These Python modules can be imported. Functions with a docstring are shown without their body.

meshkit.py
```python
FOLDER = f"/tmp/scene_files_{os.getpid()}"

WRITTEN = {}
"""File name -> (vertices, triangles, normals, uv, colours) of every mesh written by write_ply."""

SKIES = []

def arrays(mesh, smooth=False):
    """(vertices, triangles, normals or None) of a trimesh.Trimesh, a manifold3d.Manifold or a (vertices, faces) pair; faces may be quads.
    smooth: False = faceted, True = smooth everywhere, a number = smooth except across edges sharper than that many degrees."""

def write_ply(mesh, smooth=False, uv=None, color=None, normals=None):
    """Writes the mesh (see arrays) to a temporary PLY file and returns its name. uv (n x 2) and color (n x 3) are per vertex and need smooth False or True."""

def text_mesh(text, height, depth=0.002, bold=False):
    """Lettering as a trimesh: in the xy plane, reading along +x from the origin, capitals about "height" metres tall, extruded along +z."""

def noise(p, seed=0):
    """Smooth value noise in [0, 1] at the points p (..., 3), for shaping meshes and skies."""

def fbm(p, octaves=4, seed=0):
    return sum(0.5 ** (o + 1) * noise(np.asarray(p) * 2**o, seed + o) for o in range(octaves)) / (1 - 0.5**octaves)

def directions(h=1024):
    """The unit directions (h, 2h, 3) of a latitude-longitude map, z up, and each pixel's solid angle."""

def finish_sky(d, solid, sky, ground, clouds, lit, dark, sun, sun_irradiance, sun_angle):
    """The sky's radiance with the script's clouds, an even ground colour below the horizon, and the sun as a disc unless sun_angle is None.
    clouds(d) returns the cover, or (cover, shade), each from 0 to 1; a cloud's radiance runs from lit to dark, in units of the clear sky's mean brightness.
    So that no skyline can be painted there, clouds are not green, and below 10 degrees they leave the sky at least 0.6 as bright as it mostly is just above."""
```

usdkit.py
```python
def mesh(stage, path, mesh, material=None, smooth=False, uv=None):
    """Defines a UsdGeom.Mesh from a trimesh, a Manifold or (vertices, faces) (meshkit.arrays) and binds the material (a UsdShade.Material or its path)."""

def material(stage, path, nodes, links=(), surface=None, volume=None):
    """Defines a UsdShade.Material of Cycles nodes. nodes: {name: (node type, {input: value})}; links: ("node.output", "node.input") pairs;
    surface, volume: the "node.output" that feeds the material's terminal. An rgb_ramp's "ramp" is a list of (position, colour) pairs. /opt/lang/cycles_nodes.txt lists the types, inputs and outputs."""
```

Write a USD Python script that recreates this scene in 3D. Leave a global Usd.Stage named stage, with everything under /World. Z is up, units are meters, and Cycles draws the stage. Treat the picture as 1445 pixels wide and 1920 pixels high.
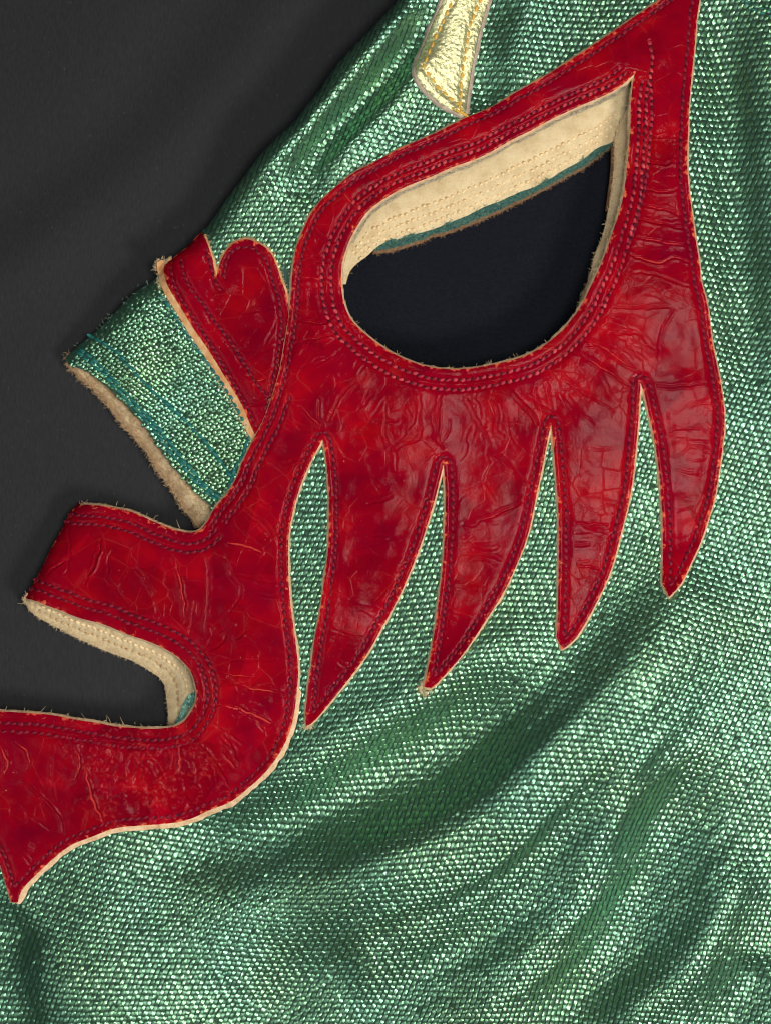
import math, random
import numpy as np
import shapely, trimesh
from shapely.geometry import Polygon, LineString, MultiPolygon, Point, box
from shapely.ops import unary_union
from scipy.spatial import Delaunay, cKDTree
from scipy.interpolate import RectBivariateSpline, RBFInterpolator, CubicSpline
from pxr import Usd, UsdGeom, UsdLux, UsdShade, Gf, Sdf, Vt
import usdkit, meshkit

stage = Usd.Stage.CreateInMemory()
UsdGeom.SetStageUpAxis(stage, UsdGeom.Tokens.z)
UsdGeom.SetStageMetersPerUnit(stage, 1.0)
UsdGeom.Xform.Define(stage, '/World')
T = Sdf.ValueTypeNames

# ------------------------------------------------------------------ camera and lamps
U = 1e-4                       # one tenth of a millimetre: the unit in which the mask was measured
CX, CY = 722.5, 960.0
Z0, DIST = 90, 0.50
cam = UsdGeom.Camera.Define(stage, '/World/camera')
cam.AddTranslateOp().Set(Gf.Vec3d(0, 0, Z0 * U + DIST))
cam.CreateFocalLengthAttr(50.0)
cam.CreateHorizontalApertureAttr(50.0 * 0.1445 / DIST)
cam.CreateVerticalApertureAttr(50.0 * 0.1920 / DIST)
cam.CreateClippingRangeAttr(Gf.Vec2f(0.01, 100))
cam.CreateFStopAttr(3.2)
cam.CreateFocusDistanceAttr(DIST)
cam.CreateExposureAttr(0.0)

def rect_light(name, pos, target, w, h, intensity, color):
    l = UsdLux.RectLight.Define(stage, '/World/' + name)
    p, t = Gf.Vec3d(*pos), Gf.Vec3d(*target)
    up = Gf.Vec3d(0, 1, 0) if abs((t - p).GetNormalized()[1]) < 0.9 else Gf.Vec3d(1, 0, 0)
    l.AddTransformOp().Set(Gf.Matrix4d().SetLookAt(p, t, up).GetInverse())
    l.CreateWidthAttr(w); l.CreateHeightAttr(h)
    l.CreateIntensityAttr(intensity); l.CreateColorAttr(Gf.Vec3f(*color))
    return l
rect_light('key_lamp', (0.25, -0.19, 0.35), (0, 0, 0), 0.10, 0.10, 50.0, (1.0, 0.95, 0.86))
rect_light('ceiling_lamp', (0.12, 0.00, 0.62), (0, 0, 0), 0.17, 0.17, 30.0, (1.0, 0.96, 0.87))
rect_light('fill_lamp', (-0.46, -0.12, 0.60), (0, 0, 0), 0.34, 0.34, 3.6, (0.93, 0.97, 1.0))

# ------------------------------------------------------------------ helpers
rng = np.random.default_rng(7)

def W(x, y, z):
    return np.stack([(np.asarray(x, float) - CX) * U, (CY - np.asarray(y, float)) * U, np.asarray(z, float) * U], -1)

def curve(pts, step=3.0):
    """smooth open curve through measured points, evenly sampled"""
    p = np.asarray(pts, float)
    if len(p) == 2:
        n = max(2, int(np.linalg.norm(p[1] - p[0]) / step) + 1)
        return p[0] + (p[1] - p[0]) * np.linspace(0, 1, n)[:, None]
    d = np.r_[0, np.cumsum(np.sqrt(np.linalg.norm(np.diff(p, axis=0), axis=1)))]
    cs = CubicSpline(d, p, bc_type='natural')
    q = cs(np.linspace(0, d[-1], len(p) * 24))
    return resample(q, step)

def resample(q, step=None, n=None):
    q = np.asarray(q, float)
    L = np.r_[0, np.cumsum(np.linalg.norm(np.diff(q, axis=0), axis=1))]
    n = n or max(2, int(round(L[-1] / step)) + 1)
    s = np.linspace(0, L[-1], n)
    return np.stack([np.interp(s, L, q[:, k]) for k in (0, 1)], 1)

def outline(*segs):
    out = [curve(s)[:-1] for s in segs[:-1]] + [curve(segs[-1])]
    p = Polygon(np.vstack(out))
    return p if p.is_valid else p.buffer(0)

def geoms(p):
    return [g for g in getattr(p, 'geoms', [p]) if g.geom_type == 'Polygon' and not g.is_empty]

def rings(p):
    for g in geoms(p):
        yield np.asarray(g.exterior.coords)
        for i in g.interiors:
            yield np.asarray(i.coords)

def boundary_samples(p, step=2.0):
    return np.vstack([resample(r, step)[:-1] for r in rings(p)])

def inside(p, xy):
    return shapely.contains_xy(p, xy[:, 0], xy[:, 1])

def tri_mesh(poly, s, clip=None):
    """even triangles over a flat region: (n x 2 points, faces)"""
    b = boundary_samples(poly, s)
    x0, y0, x1, y1 = poly.bounds
    gy = np.arange(y0, y1, s * 0.866)
    gx = np.arange(x0, x1, s)
    X, Y = np.meshgrid(gx, gy)
    X = X + (np.arange(len(gy)) % 2)[:, None] * s * 0.5
    g = np.stack([X.ravel(), Y.ravel()], 1)
    g = g[inside(poly, g)]
    d, _ = cKDTree(b).query(g)
    g = g[d > 0.6 * s]
    P = np.vstack([b, g])
    P = np.unique(np.round(P, 4), axis=0)
    f = Delaunay(P).simplices
    c = P[f].mean(1)
    f = f[inside(poly, c)]
    a, bb, cc = P[f[:, 0]], P[f[:, 1]], P[f[:, 2]]
    cr = (bb[:, 0] - a[:, 0]) * (cc[:, 1] - a[:, 1]) - (bb[:, 1] - a[:, 1]) * (cc[:, 0] - a[:, 0])
    f = f[np.abs(cr) > 1e-6]; cr = cr[np.abs(cr) > 1e-6]
    f[cr > 0] = f[cr > 0][:, ::-1]           # picture y runs down: face up
    used = np.unique(f)
    m = -np.ones(len(P), int); m[used] = np.arange(len(used))
    return P[used], m[f]

NAMES = {}
def path_of(name, parent='/World'):
    k = (parent, name)
    n = NAMES.get(k, 0); NAMES[k] = n + 1
    return f'{parent}/{name}' + (f'_{n:03d}' if n else '')

def meta(prim, label=None, cat=None, kind=None, group=None):
    for k, v in (('label', label), ('category', cat), ('kind', kind), ('group', group)):
        if v: prim.SetCustomDataByKey(k, v)

def obj(name, verts, faces, mat, parent='/World', smooth=True, attrs=None, **m):
    pth = path_of(name, parent)
    mesh = usdkit.mesh(stage, pth, (verts, faces), mat, smooth=smooth)
    for k, v in (attrs or {}).items():
        UsdGeom.PrimvarsAPI(mesh).CreatePrimvar(k, T.FloatArray, 'vertex').Set(Vt.FloatArray.FromNumpy(np.asarray(v, np.float32)))
    meta(mesh.GetPrim(), **m)
    return pth

def hairs(name, roots, dirs, radius, mat, parent, **m):
    """short fibres: roots n x 3, dirs list of k offsets (n x 3)"""
    pts = np.stack([roots] + [roots + d for d in dirs], 1)
    n, k = pts.shape[:2]
    pth = path_of(name, parent)
    c = UsdGeom.BasisCurves.Define(stage, pth)
    c.CreateTypeAttr('linear')
    c.CreateCurveVertexCountsAttr(Vt.IntArray.FromNumpy(np.full(n, k, np.int32)))
    c.CreatePointsAttr(Vt.Vec3fArray.FromNumpy(pts.reshape(-1, 3).astype(np.float32)))
    w = np.tile(np.linspace(1, 0.35, k), n) * radius * 2
    c.CreateWidthsAttr(Vt.FloatArray.FromNumpy(w.astype(np.float32))); c.SetWidthsInterpolation('vertex')
    UsdShade.MaterialBindingAPI.Apply(c.GetPrim()).Bind(UsdShade.Material.Get(stage, mat))
    meta(c.GetPrim(), **m)
    return pth

# ------------------------------------------------------------------ materials
L_ = '/World/Looks/'
UsdGeom.Scope.Define(stage, '/World/Looks')
PXN = {'g': ('geometry', {}), 'px': ('mapping', {'scale': (1e4, 1e4, 1e4)})}
PXL = [('g.position', 'px.vector')]

def leather(name, dark, mid, light, chip):
    n = dict(PXN)
    n.update({
        'n1': ('noise_texture', {'scale': 0.011, 'detail': 5, 'roughness': 0.6}),
        'r1': ('rgb_ramp', {'ramp': [(0.30, dark), (0.50, mid), (0.72, light)]}),
        'n2': ('noise_texture', {'scale': 0.08, 'detail': 6, 'roughness': 0.7}),
        'e': ('attribute', {'attribute': 'edge'}),
        'ck': ('attribute', {'attribute': 'crack'}),
        'es': ('math', {'math_type': 'multiply', 'value2': 0.26}),
        'ea': ('math', {'math_type': 'add'}),
        'er': ('map_range', {'from_min': 0.74, 'from_max': 0.79, 'clamp': True}),
        'm1': ('mix', {'color2': chip}),
        'cn': ('noise_texture', {'scale': 0.12, 'detail': 4, 'roughness': 0.7}),
        'cm': ('math', {'math_type': 'multiply'}),
        'cr': ('map_range', {'from_min': 0.26, 'from_max': 0.50, 'to_max': 0.72, 'clamp': True}),
        'm2': ('mix', {'color2': (0.50, 0.05, 0.04)}),
        'vy': ('math', {'math_type': 'multiply', 'value2': 0.09}),
        'm4': ('mix', {'color2': (0.50, 0.06, 0.045)}),
        'vc': ('voronoi_texture', {'feature': 'f1', 'scale': 0.014}),
        'vw': ('rgb_to_bw', {}),
        'vr2': ('map_range', {'from_min': 0.1, 'from_max': 0.8, 'to_min': 0.84, 'to_max': 1.14}),
        'mc': ('mix', {'mix_type': 'multiply', 'fac': 1.0}),
        # small pale wear specks
        'n5': ('noise_texture', {'scale': 0.16, 'detail': 2}),
        'sp': ('map_range', {'from_min': 0.755, 'from_max': 0.80, 'to_max': 0.6, 'clamp': True}),
        'm3': ('mix', {'color2': (0.72, 0.25, 0.20)}),
        # rubbed lighter haze
        'n6': ('noise_texture', {'scale': 0.03, 'detail': 7, 'roughness': 0.75, 'distortion': 1.5}),
        'rr': ('map_range', {'from_min': 0.36, 'from_max': 0.68, 'to_min': 0.14, 'to_max': 0.45, 'clamp': True}),
        # hair cracks in the lacquer
        'wn': ('noise_texture', {'scale': 0.03, 'detail': 3}),
        'wm': ('mix', {'mix_type': 'linear_light', 'fac': 48.0}),
        'v': ('voronoi_texture', {'feature': 'distance_to_edge', 'scale': 0.022}),
        'vr': ('map_range', {'from_min': 0.0, 'from_max': 0.035, 'to_min': 1.0, 'to_max': 0.0, 'clamp': True}),
        'vm': ('map_range', {'from_min': 0.44, 'from_max': 0.56, 'clamp': True}),
        'vx': ('math', {'math_type': 'multiply'}),
        'h1': ('math', {'math_type': 'multiply_add', 'value2': -0.8}),
        'b1': ('bump', {'strength': 0.22, 'distance': 2.5 * U}),
        'n7': ('noise_texture', {'scale': 0.05, 'detail': 4, 'roughness': 0.55}),
        'b2': ('bump', {'strength': 0.12, 'distance': 6.0 * U}),
        'p': ('principled_bsdf', {'roughness': 0.3, 'coat_weight': 0.07, 'coat_roughness': 0.06, 'specular_ior_level': 0.0}),
    })
    l = PXL + [('px.vector', k + '.vector') for k in ('n1', 'n2', 'cn', 'n5', 'n6', 'wn', 'n7')] + [
        ('n1.fac', 'r1.fac'), ('e.fac', 'es.value1'), ('es.value', 'ea.value1'), ('n2.fac', 'ea.value2'), ('ea.value', 'er.value'),
        ('wm.color', 'vc.vector'), ('vc.color', 'vw.color'), ('vw.val', 'vr2.value'), ('vr2.result', 'mc.color2'), ('r1.color', 'mc.color1'), ('mc.color', 'm1.color1'), ('er.result', 'm1.fac'),
        ('ck.fac', 'cm.value1'), ('cn.fac', 'cm.value2'), ('cm.value', 'cr.value'), ('cr.result', 'm2.fac'), ('vx.value', 'vy.value1'), ('vy.value', 'm4.fac'), ('m1.color', 'm4.color1'), ('m4.color', 'm2.color1'),
        ('n5.fac', 'sp.value'), ('sp.result', 'm3.fac'), ('m2.color', 'm3.color1'), ('m3.color', 'p.base_color'),
        ('n6.fac', 'rr.value'), ('rr.result', 'p.roughness'),
        ('px.vector', 'wm.color1'), ('wn.color', 'wm.color2'), ('wm.color', 'v.vector'), ('v.distance', 'vr.value'),
        ('n1.fac', 'vm.value'), ('vr.result', 'vx.value1'), ('vm.result', 'vx.value2'),
        ('vx.value', 'h1.value1'), ('n2.fac', 'h1.value3'), ('h1.value', 'b1.height'), ('n7.fac', 'b2.height'), ('b1.normal', 'b2.normal'),
        ('b2.normal', 'p.normal'), ('b2.normal', 'p.coat_normal')]
    usdkit.material(stage, L_ + name, n, l, surface='p.BSDF')
    return L_ + name

def simple(name, ramp, scale, rough=0.7, bump=0.0, bscale=0.3, metallic=0.0, sheen=0.0, island=False, spec=0.4, detail=4, aniso=0.0):
    n = dict(PXN)
    n.update({'n1': ('noise_texture', {'scale': scale, 'detail': detail, 'roughness': 0.65}),
              'r1': ('rgb_ramp', {'ramp': ramp}),
              'p': ('principled_bsdf', {'roughness': rough, 'metallic': metallic, 'sheen_weight': sheen, 'specular_ior_level': spec})})
    l = PXL + [('px.vector', 'n1.vector'), ('r1.color', 'p.base_color')]
    l.append(('g.random_per_island', 'r1.fac') if island else ('n1.fac', 'r1.fac'))
    if bump:
        n['n2'] = ('noise_texture', {'scale': bscale, 'detail': 4, 'roughness': 0.7})
        n['b'] = ('bump', {'strength': 0.8, 'distance': bump * U})
        l += [('px.vector', 'n2.vector'), ('n2.fac', 'b.height'), ('b.normal', 'p.normal')]
    usdkit.material(stage, L_ + name, n, l, surface='p.BSDF')
    return L_ + name

RED = leather('cracked_red_patent_leather', (0.145, 0.0005, 0.010), (0.205, 0.0007, 0.008), (0.30, 0.002, 0.006), (0.56, 0.10, 0.045))
EDGE = simple('raw_leather_edge', [(0.25, (0.50, 0.28, 0.15)), (0.5, (0.68, 0.46, 0.28)), (0.75, (0.80, 0.61, 0.43))], 0.10, 0.85, 3, 0.35)
EDGE_O = simple('orange_leather_edge', [(0.25, (0.48, 0.20, 0.07)), (0.5, (0.62, 0.33, 0.14)), (0.75, (0.75, 0.52, 0.33))], 0.06, 0.85, 3, 0.35)
FELT = simple('beige_felt_lining', [(0.25, (0.50, 0.37, 0.20)), (0.5, (0.63, 0.50, 0.30)), (0.75, (0.72, 0.59, 0.37))], 0.035, 0.95, 3.0, 0.24, sheen=0.3, spec=0.1, detail=6)
FUZZ = simple('beige_fibres', [(0.3, (0.55, 0.40, 0.22)), (0.7, (0.80, 0.65, 0.42))], 0.2, 0.9, spec=0.1)
THREAD = simple('wine_red_thread', [(0.0, (0.20, 0.006, 0.022)), (0.45, (0.36, 0.022, 0.04)), (0.8, (0.56, 0.08, 0.09)), (1.0, (0.30, 0.03, 0.05))], 0.25, 0.55, 1.2, 0.5, island=True, spec=0.2)
THREAD1 = simple('wine_red_thread_single', [(0.3, (0.20, 0.006, 0.022)), (0.5, (0.36, 0.022, 0.04)), (0.7, (0.56, 0.08, 0.09))], 0.035, 0.55, 1.2, 0.5, spec=0.2, detail=2)
THREAD_D = simple('wine_ply_gap_shade', [(0.3, (0.050, 0.002, 0.009)), (0.7, (0.095, 0.004, 0.015))], 0.06, 0.6, 1.0, 0.5, spec=0.1)  # second ply; its dark tone puts in the shade of gaps between stitches
YTHREAD = simple('yellow_thread', [(0.3, (0.52, 0.30, 0.04)), (0.7, (0.72, 0.45, 0.09))], 0.1, 0.6, 1.2, 0.5)
BTHREAD = simple('beige_thread', [(0.3, (0.72, 0.52, 0.28)), (0.7, (0.90, 0.74, 0.48))], 0.1, 0.7, 1.0, 0.5)
TTHREAD = simple('teal_thread', [(0.3, (0.004, 0.07, 0.075)), (0.7, (0.012, 0.17, 0.145))], 0.1, 0.5, 1.2, 0.5, spec=0.4)
TEALCLOTH = simple('teal_fabric_edge', [(0.3, (0.008, 0.035, 0.033)), (0.5, (0.022, 0.085, 0.078)), (0.7, (0.16, 0.26, 0.20))], 0.16, 0.6, 5, 0.2)
BROWN = simple('brown_worn_edge', [(0.3, (0.16, 0.07, 0.03)), (0.7, (0.40, 0.22, 0.11))], 0.1, 0.9, 4, 0.3)

def lame(name, ramp, rough, metallic=0.85):
    n = dict(PXN)
    n.update({'r1': ('rgb_ramp', {'ramp': ramp}),
              'n3': ('noise_texture', {'scale': 0.006, 'detail': 3}),
              'r3': ('rgb_ramp', {'ramp': [(0.35, (0.92, 1.0, 1.04)), (0.65, (1.10, 1.0, 0.84))]}),
              'mx': ('mix', {'mix_type': 'multiply', 'fac': 1.0}),
              'n2': ('noise_texture', {'scale': 0.55, 'detail': 2}),
              'b': ('bump', {'strength': 0.5, 'distance': 0.8 * U}),
              'p': ('principled_bsdf', {'roughness': rough, 'metallic': metallic})})
    l = PXL + [('px.vector', 'n3.vector'), ('px.vector', 'n2.vector'), ('g.random_per_island', 'r1.fac'), ('n3.fac', 'r3.fac'), ('r1.color', 'mx.color1'), ('r3.color', 'mx.color2'),
               ('mx.color', 'p.base_color'), ('n2.fac', 'b.height'), ('b.normal', 'p.normal')]
    usdkit.material(stage, L_ + name, n, l, surface='p.BSDF')
    return L_ + name
LAME = lame('green_metallic_yarn', [(0.0, (0.15, 0.33, 0.21)), (0.30, (0.22, 0.46, 0.31)), (0.65, (0.28, 0.56, 0.39)), (0.86, (0.36, 0.62, 0.42)), (1.0, (0.54, 0.64, 0.36))], 0.26)
DULL = simple('grey_green_ground_yarn', [(0.0, (0.08, 0.19, 0.12)), (0.5, (0.13, 0.28, 0.18)), (1.0, (0.23, 0.35, 0.19))], 0.3, 0.40, metallic=0.6, island=True)
UNDER = simple('dark_green_ground_weave', [(0.3, (0.011, 0.040, 0.028)), (0.7, (0.030, 0.085, 0.058))], 0.3, 0.6, 2, 0.25, spec=0.3)

def gold():
    n = dict(PXN)
    n.update({'v': ('voronoi_texture', {'scale': 0.15, 'feature': 'smooth_f1'}), 'n1': ('noise_texture', {'scale': 0.17, 'detail': 4, 'roughness': 0.6}),
              'a': ('math', {'math_type': 'add'}), 'b': ('bump', {'strength': 0.6, 'distance': 3 * U}),
              'r1': ('rgb_ramp', {'ramp': [(0.3, (0.48, 0.48, 0.24)), (0.7, (0.68, 0.66, 0.40))]}),
              'p': ('principled_bsdf', {'metallic': 0.7, 'roughness': 0.42})})
    l = PXL + [('px.vector', 'v.vector'), ('px.vector', 'n1.vector'), ('v.distance', 'a.value1'), ('n1.fac', 'a.value2'), ('a.value', 'b.height'),
               ('b.normal', 'p.normal'), ('n1.fac', 'r1.fac'), ('r1.color', 'p.base_color')]
    usdkit.material(stage, L_ + 'crinkled_gold_leather', n, l, surface='p.BSDF')
    return L_ + 'crinkled_gold_leather'
GOLD = gold()

def black():
    n = dict(PXN)
    n.update({'st': ('mapping', {'scale': (0.42e4, 0.07e4, 0.4e4), 'rotation': (0, 0, 0.10)}),
              'n1': ('noise_texture', {'scale': 1.0, 'detail': 2}), 'n2': ('noise_texture', {'scale': 0.25, 'detail': 4, 'roughness': 0.7}),
              'a': ('math', {'math_type': 'add'}), 'b': ('bump', {'strength': 0.6, 'distance': 1.4 * U}),
              'r1': ('rgb_ramp', {'ramp': [(0.3, (0.0095, 0.0102, 0.0122)), (0.7, (0.0165, 0.0174, 0.0205))]}),
              'ls': ('noise_texture', {'scale': 0.13, 'detail': 1}), 'lr': ('map_range', {'from_min': 0.735, 'from_max': 0.80, 'to_max': 0.10, 'clamp': True}),
              'mx': ('mix', {'color2': (0.20, 0.20, 0.20)}),
              'p': ('principled_bsdf', {'roughness': 0.75, 'specular_ior_level': 0.25, 'sheen_weight': 0.25, 'sheen_roughness': 0.4, 'sheen_tint': (0.8, 0.85, 1.0)})})
    l = PXL + [('g.position', 'st.vector'), ('st.vector', 'n1.vector'), ('px.vector', 'n2.vector'), ('px.vector', 'ls.vector'), ('n1.fac', 'a.value1'), ('n2.fac', 'a.value2'),
               ('a.value', 'b.height'), ('b.normal', 'p.normal'), ('n1.fac', 'r1.fac'), ('r1.color', 'mx.color1'), ('ls.fac', 'lr.value'), ('lr.result', 'mx.fac'), ('mx.color', 'p.base_color')]
    usdkit.material(stage, L_ + 'black_jersey', n, l, surface='p.BSDF')
    return L_ + 'black_jersey'
BLACK = black()

# ------------------------------------------------------------------ measured outlines (tenths of a millimetre)
EYE_TOP = [(1187,141),(1159,166),(1126,184),(1093,198),(1060,213),(1026,229),(993,247),(960,263),(925,283),(885,302),(845,316),(812,331),(779,344),(746,359),(713,379),(686,402),(669,427),(656,451),(647,476),(641,500)]
EYE_LOW = [(641,500),(640,523),(641,546),(646,573),(658,599),(676,619),(700,639),(726,657),(759,674),(793,686),(826,692),(859,693),(892,690),(925,684),(959,676),(990,665),(1019,648),(1046,626),(1070,599),(1090,569),(1106,536),(1123,500),(1136,466),(1149,427),(1163,382),(1171,332),(1176,282),(1179,232),(1181,183),(1187,141)]
EYE_ALL = EYE_TOP[:-1] + EYE_LOW
eye = outline(EYE_ALL)

trim_outer = outline(
    [(1290,-90),(1262,-25),(1237,0),(1193,30),(1146,62),(1093,98),(1050,126),(1003,155),(960,178),(922,200),(875,221),(829,244),(786,264),(746,281),(706,303),(666,324),(633,349),(603,376),(583,402),(568,434),(557,462),(551,493),(547,533),(544,573),(539,613),(534,643),(527,683),(519,716),(506,756),(493,789),(479,816),(466,842),(452,870),(446,888),(435,910),(420,932),(404,950),(392,970),(377,991),(360,998),(333,995),(299,983),(276,973),(249,961),(216,953),(186,948),(156,946),(138,949),(126,960),(113,986),(96,1016),(80,1049),(63,1083),(50,1106),(40,1124)],
    [(40,1124),(60,1127),(86,1136),(116,1147),(150,1160),(186,1169),(213,1179),(239,1190),(272,1201),(299,1212),(326,1227),(346,1244),(359,1262),(366,1282),(369,1299),(366,1319),(354,1342),(338,1358),(312,1365),(282,1367),(249,1365),(216,1362),(183,1356),(150,1351),(116,1345),(83,1340),(40,1337),(0,1335),(-90,1330)],
    [(-90,1330),(-90,1500)], [(-90,1500),(-45,1550),(-8,1605),(10,1655),(22,1692)], [(22,1692),(34,1692)],
    [(34,1692),(40,1672),(56,1652),(80,1629),(110,1602),(140,1582),(166,1572),(199,1559),(226,1552),(266,1549),(306,1547),(339,1543),(365,1535),(399,1519),(428,1507),(462,1481),(499,1446),(526,1409),(542,1376),(552,1339),(557,1299),(560,1259),(557,1220),(552,1180),(546,1137),(542,1090),(541,1023),(543,993),(549,963),(556,936),(564,910),(580,872),(595,843),(605,824)],
    [(605,824),(610,850),(613,876),(616,909),(617,946),(617,986),(616,1022),(613,1052),(608,1092),(603,1129),(597,1165),(590,1200),(585,1240),(579,1279),(576,1312),(573,1342),(575,1360)],
    [(575,1360),(585,1355),(612,1325),(639,1292),(669,1253),(692,1220),(715,1178),(746,1122),(769,1070),(786,1027),(799,988),(812,945),(822,906),(831,870)],
    [(831,870),(833,900),(834,943),(833,992),(831,1030),(827,1079),(822,1119),(814,1180),(807,1220),(800,1258),(793,1285)],
    [(793,1285),(806,1288),(822,1275),(857,1236),(887,1195),(917,1150),(942,1110),(965,1062),(982,1020),(994,978),(1003,932),(1014,880),(1023,833),(1031,795)],
    [(1031,795),(1034,823),(1037,856),(1041,906),(1044,952),(1045,999),(1045,1049),(1044,1099),(1043,1150),(1041,1195)], [(1041,1195),(1051,1217)],
    [(1051,1217),(1072,1200),(1096,1165),(1122,1116),(1144,1064),(1160,1006),(1173,955),(1183,900),(1189,840),(1194,780),(1197,719)],
    [(1197,719),(1204,740),(1212,776),(1221,813),(1227,849),(1232,886),(1236,933),(1239,982),(1239,1032),(1238,1069),(1236,1092)], [(1236,1092),(1248,1118)],
    [(1248,1118),(1272,1092),(1292,1054),(1309,1019),(1322,982),(1335,939),(1344,889),(1350,843),(1354,800),(1352,758),(1346,716),(1340,686),(1332,646),(1327,609),(1322,576),(1315,548),(1310,526),(1307,496),(1301,455),(1294,402),(1287,349),(1285,299),(1287,239),(1290,186),(1295,133),(1300,83),(1304,33),(1309,0),(1316,-90)],
    [(1316,-90),(1290,-90)])
trim = trim_outer.difference(eye)
trim = max(geoms(trim), key=lambda g: g.area)

mitten = outline(
    [(376,432),(383,443),(394,470),(401,494),(406,518)],
    [(406,518),(410,502),(417,483),(429,465),(446,452),(463,449),(482,455),(502,468),(516,490),(526,520),(536,549),(541,573)],
    [(541,573),(556,610)], [(556,610),(548,690),(520,760),(497,805)], [(497,805),(477,814)],
    [(477,814),(469,795),(453,759),(433,725),(409,686),(386,649),(363,616),(343,583),(326,556),(312,530),(305,505),(306,493)],
    [(306,493),(320,481),(340,466),(356,452),(369,438),(376,432)])

FOLD_TOP = [(815,-90),(742,0),(713,32),(686,60),(659,86),(633,115),(613,143),(596,169),(573,196),(553,223),(523,250),(480,295),(455,328),(428,362),(405,395),(388,418),(376,432),(356,452),(340,466),(320,481),(303,496),(290,517),(259,537),(226,566),(186,607),(146,640),(114,668)]
FOLD_STRAP = [(150,935),(136,950),(126,960),(113,986),(96,1016),(80,1049),(63,1083),(50,1106),(40,1126)]
flap = outline([(560,480),(376,425)], FOLD_TOP[16:], [(114,668),(133,684),(159,694),(186,715),(213,738),(239,765),(266,795),(289,829),(319,870),(340,895),(362,918),(384,940),(402,957)],
               [(402,957),(440,960)], [(440,960),(560,700)], [(560,700),(560,480)])
fabric = outline([(1000,-90),(815,-90)], FOLD_TOP[:17], [(376,432),(430,560),(560,700)], [(560,700),(505,860),(480,1000),(500,1200),(480,1360),(300,1470),(-90,1420)], [(-90,1420),(-90,2010)],
                 [(-90,2010),(1535,2010)], [(1535,2010),(1535,-90)], [(1535,-90),(1000,-90)]).difference(eye.buffer(6))
fabric = max(geoms(fabric), key=lambda g: g.area)

gold_poly = outline([(860,-90),(829,0),(812,37),(796,76),(781,116),(776,138),(783,157),(799,176),(822,196),(849,211),(866,219)], [(866,219),(874,210)],
                    [(874,210),(877,183),(882,150),(889,110),(899,63),(911,20),(921,-10),(950,-90)], [(950,-90),(860,-90)])

# ------------------------------------------------------------------ height of the cloth
CTRL = [(750,0,124),(600,200,112),(450,380,98),(330,530,76),(160,660,45),(250,700,60),(400,850,66),(300,830,55),(200,740,48),
        (900,100,86),(1100,60,92),(1300,50,98),(1440,50,100),(700,350,92),(850,270,96),(1050,170,100),(1200,100,102),
        (600,500,95),(600,620,96),(760,740,100),(900,760,102),(1060,690,104),(1180,500,106),(1250,300,104),(1400,350,102),
        (1300,700,106),(1420,700,104),(560,800,94),(700,1000,100),(900,1000,102),(1100,900,105),(1280,900,106),(600,1250,98),(800,1200,102),
        (1050,1100,106),(1250,1050,108),(480,1000,86),(460,1150,86),(380,1050,76),(250,1050,66),(130,1050,56),(420,1400,88),(300,1440,84),(100,1420,78),(-60,1400,70),
        (60,1620,84),(250,1600,88),(500,1500,96),(100,1800,78),(300,1800,92),(600,1800,92),(900,1800,94),(1200,1700,98),(1400,1500,104),(1400,1850,98),(1250,1300,106),
        (0,1950,70),(-80,1800,66),(700,1950,90),(1400,1200,108),(1500,900,106),(800,1450,98),(1000,1400,102)]
C = np.array(CTRL, float)
gx = np.arange(-120, 1570, 8.0); gy = np.arange(-120, 2050, 8.0)
GX, GY = np.meshgrid(gx, gy, indexing='ij')
G = np.stack([GX.ravel(), GY.ravel()], 1)
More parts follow.
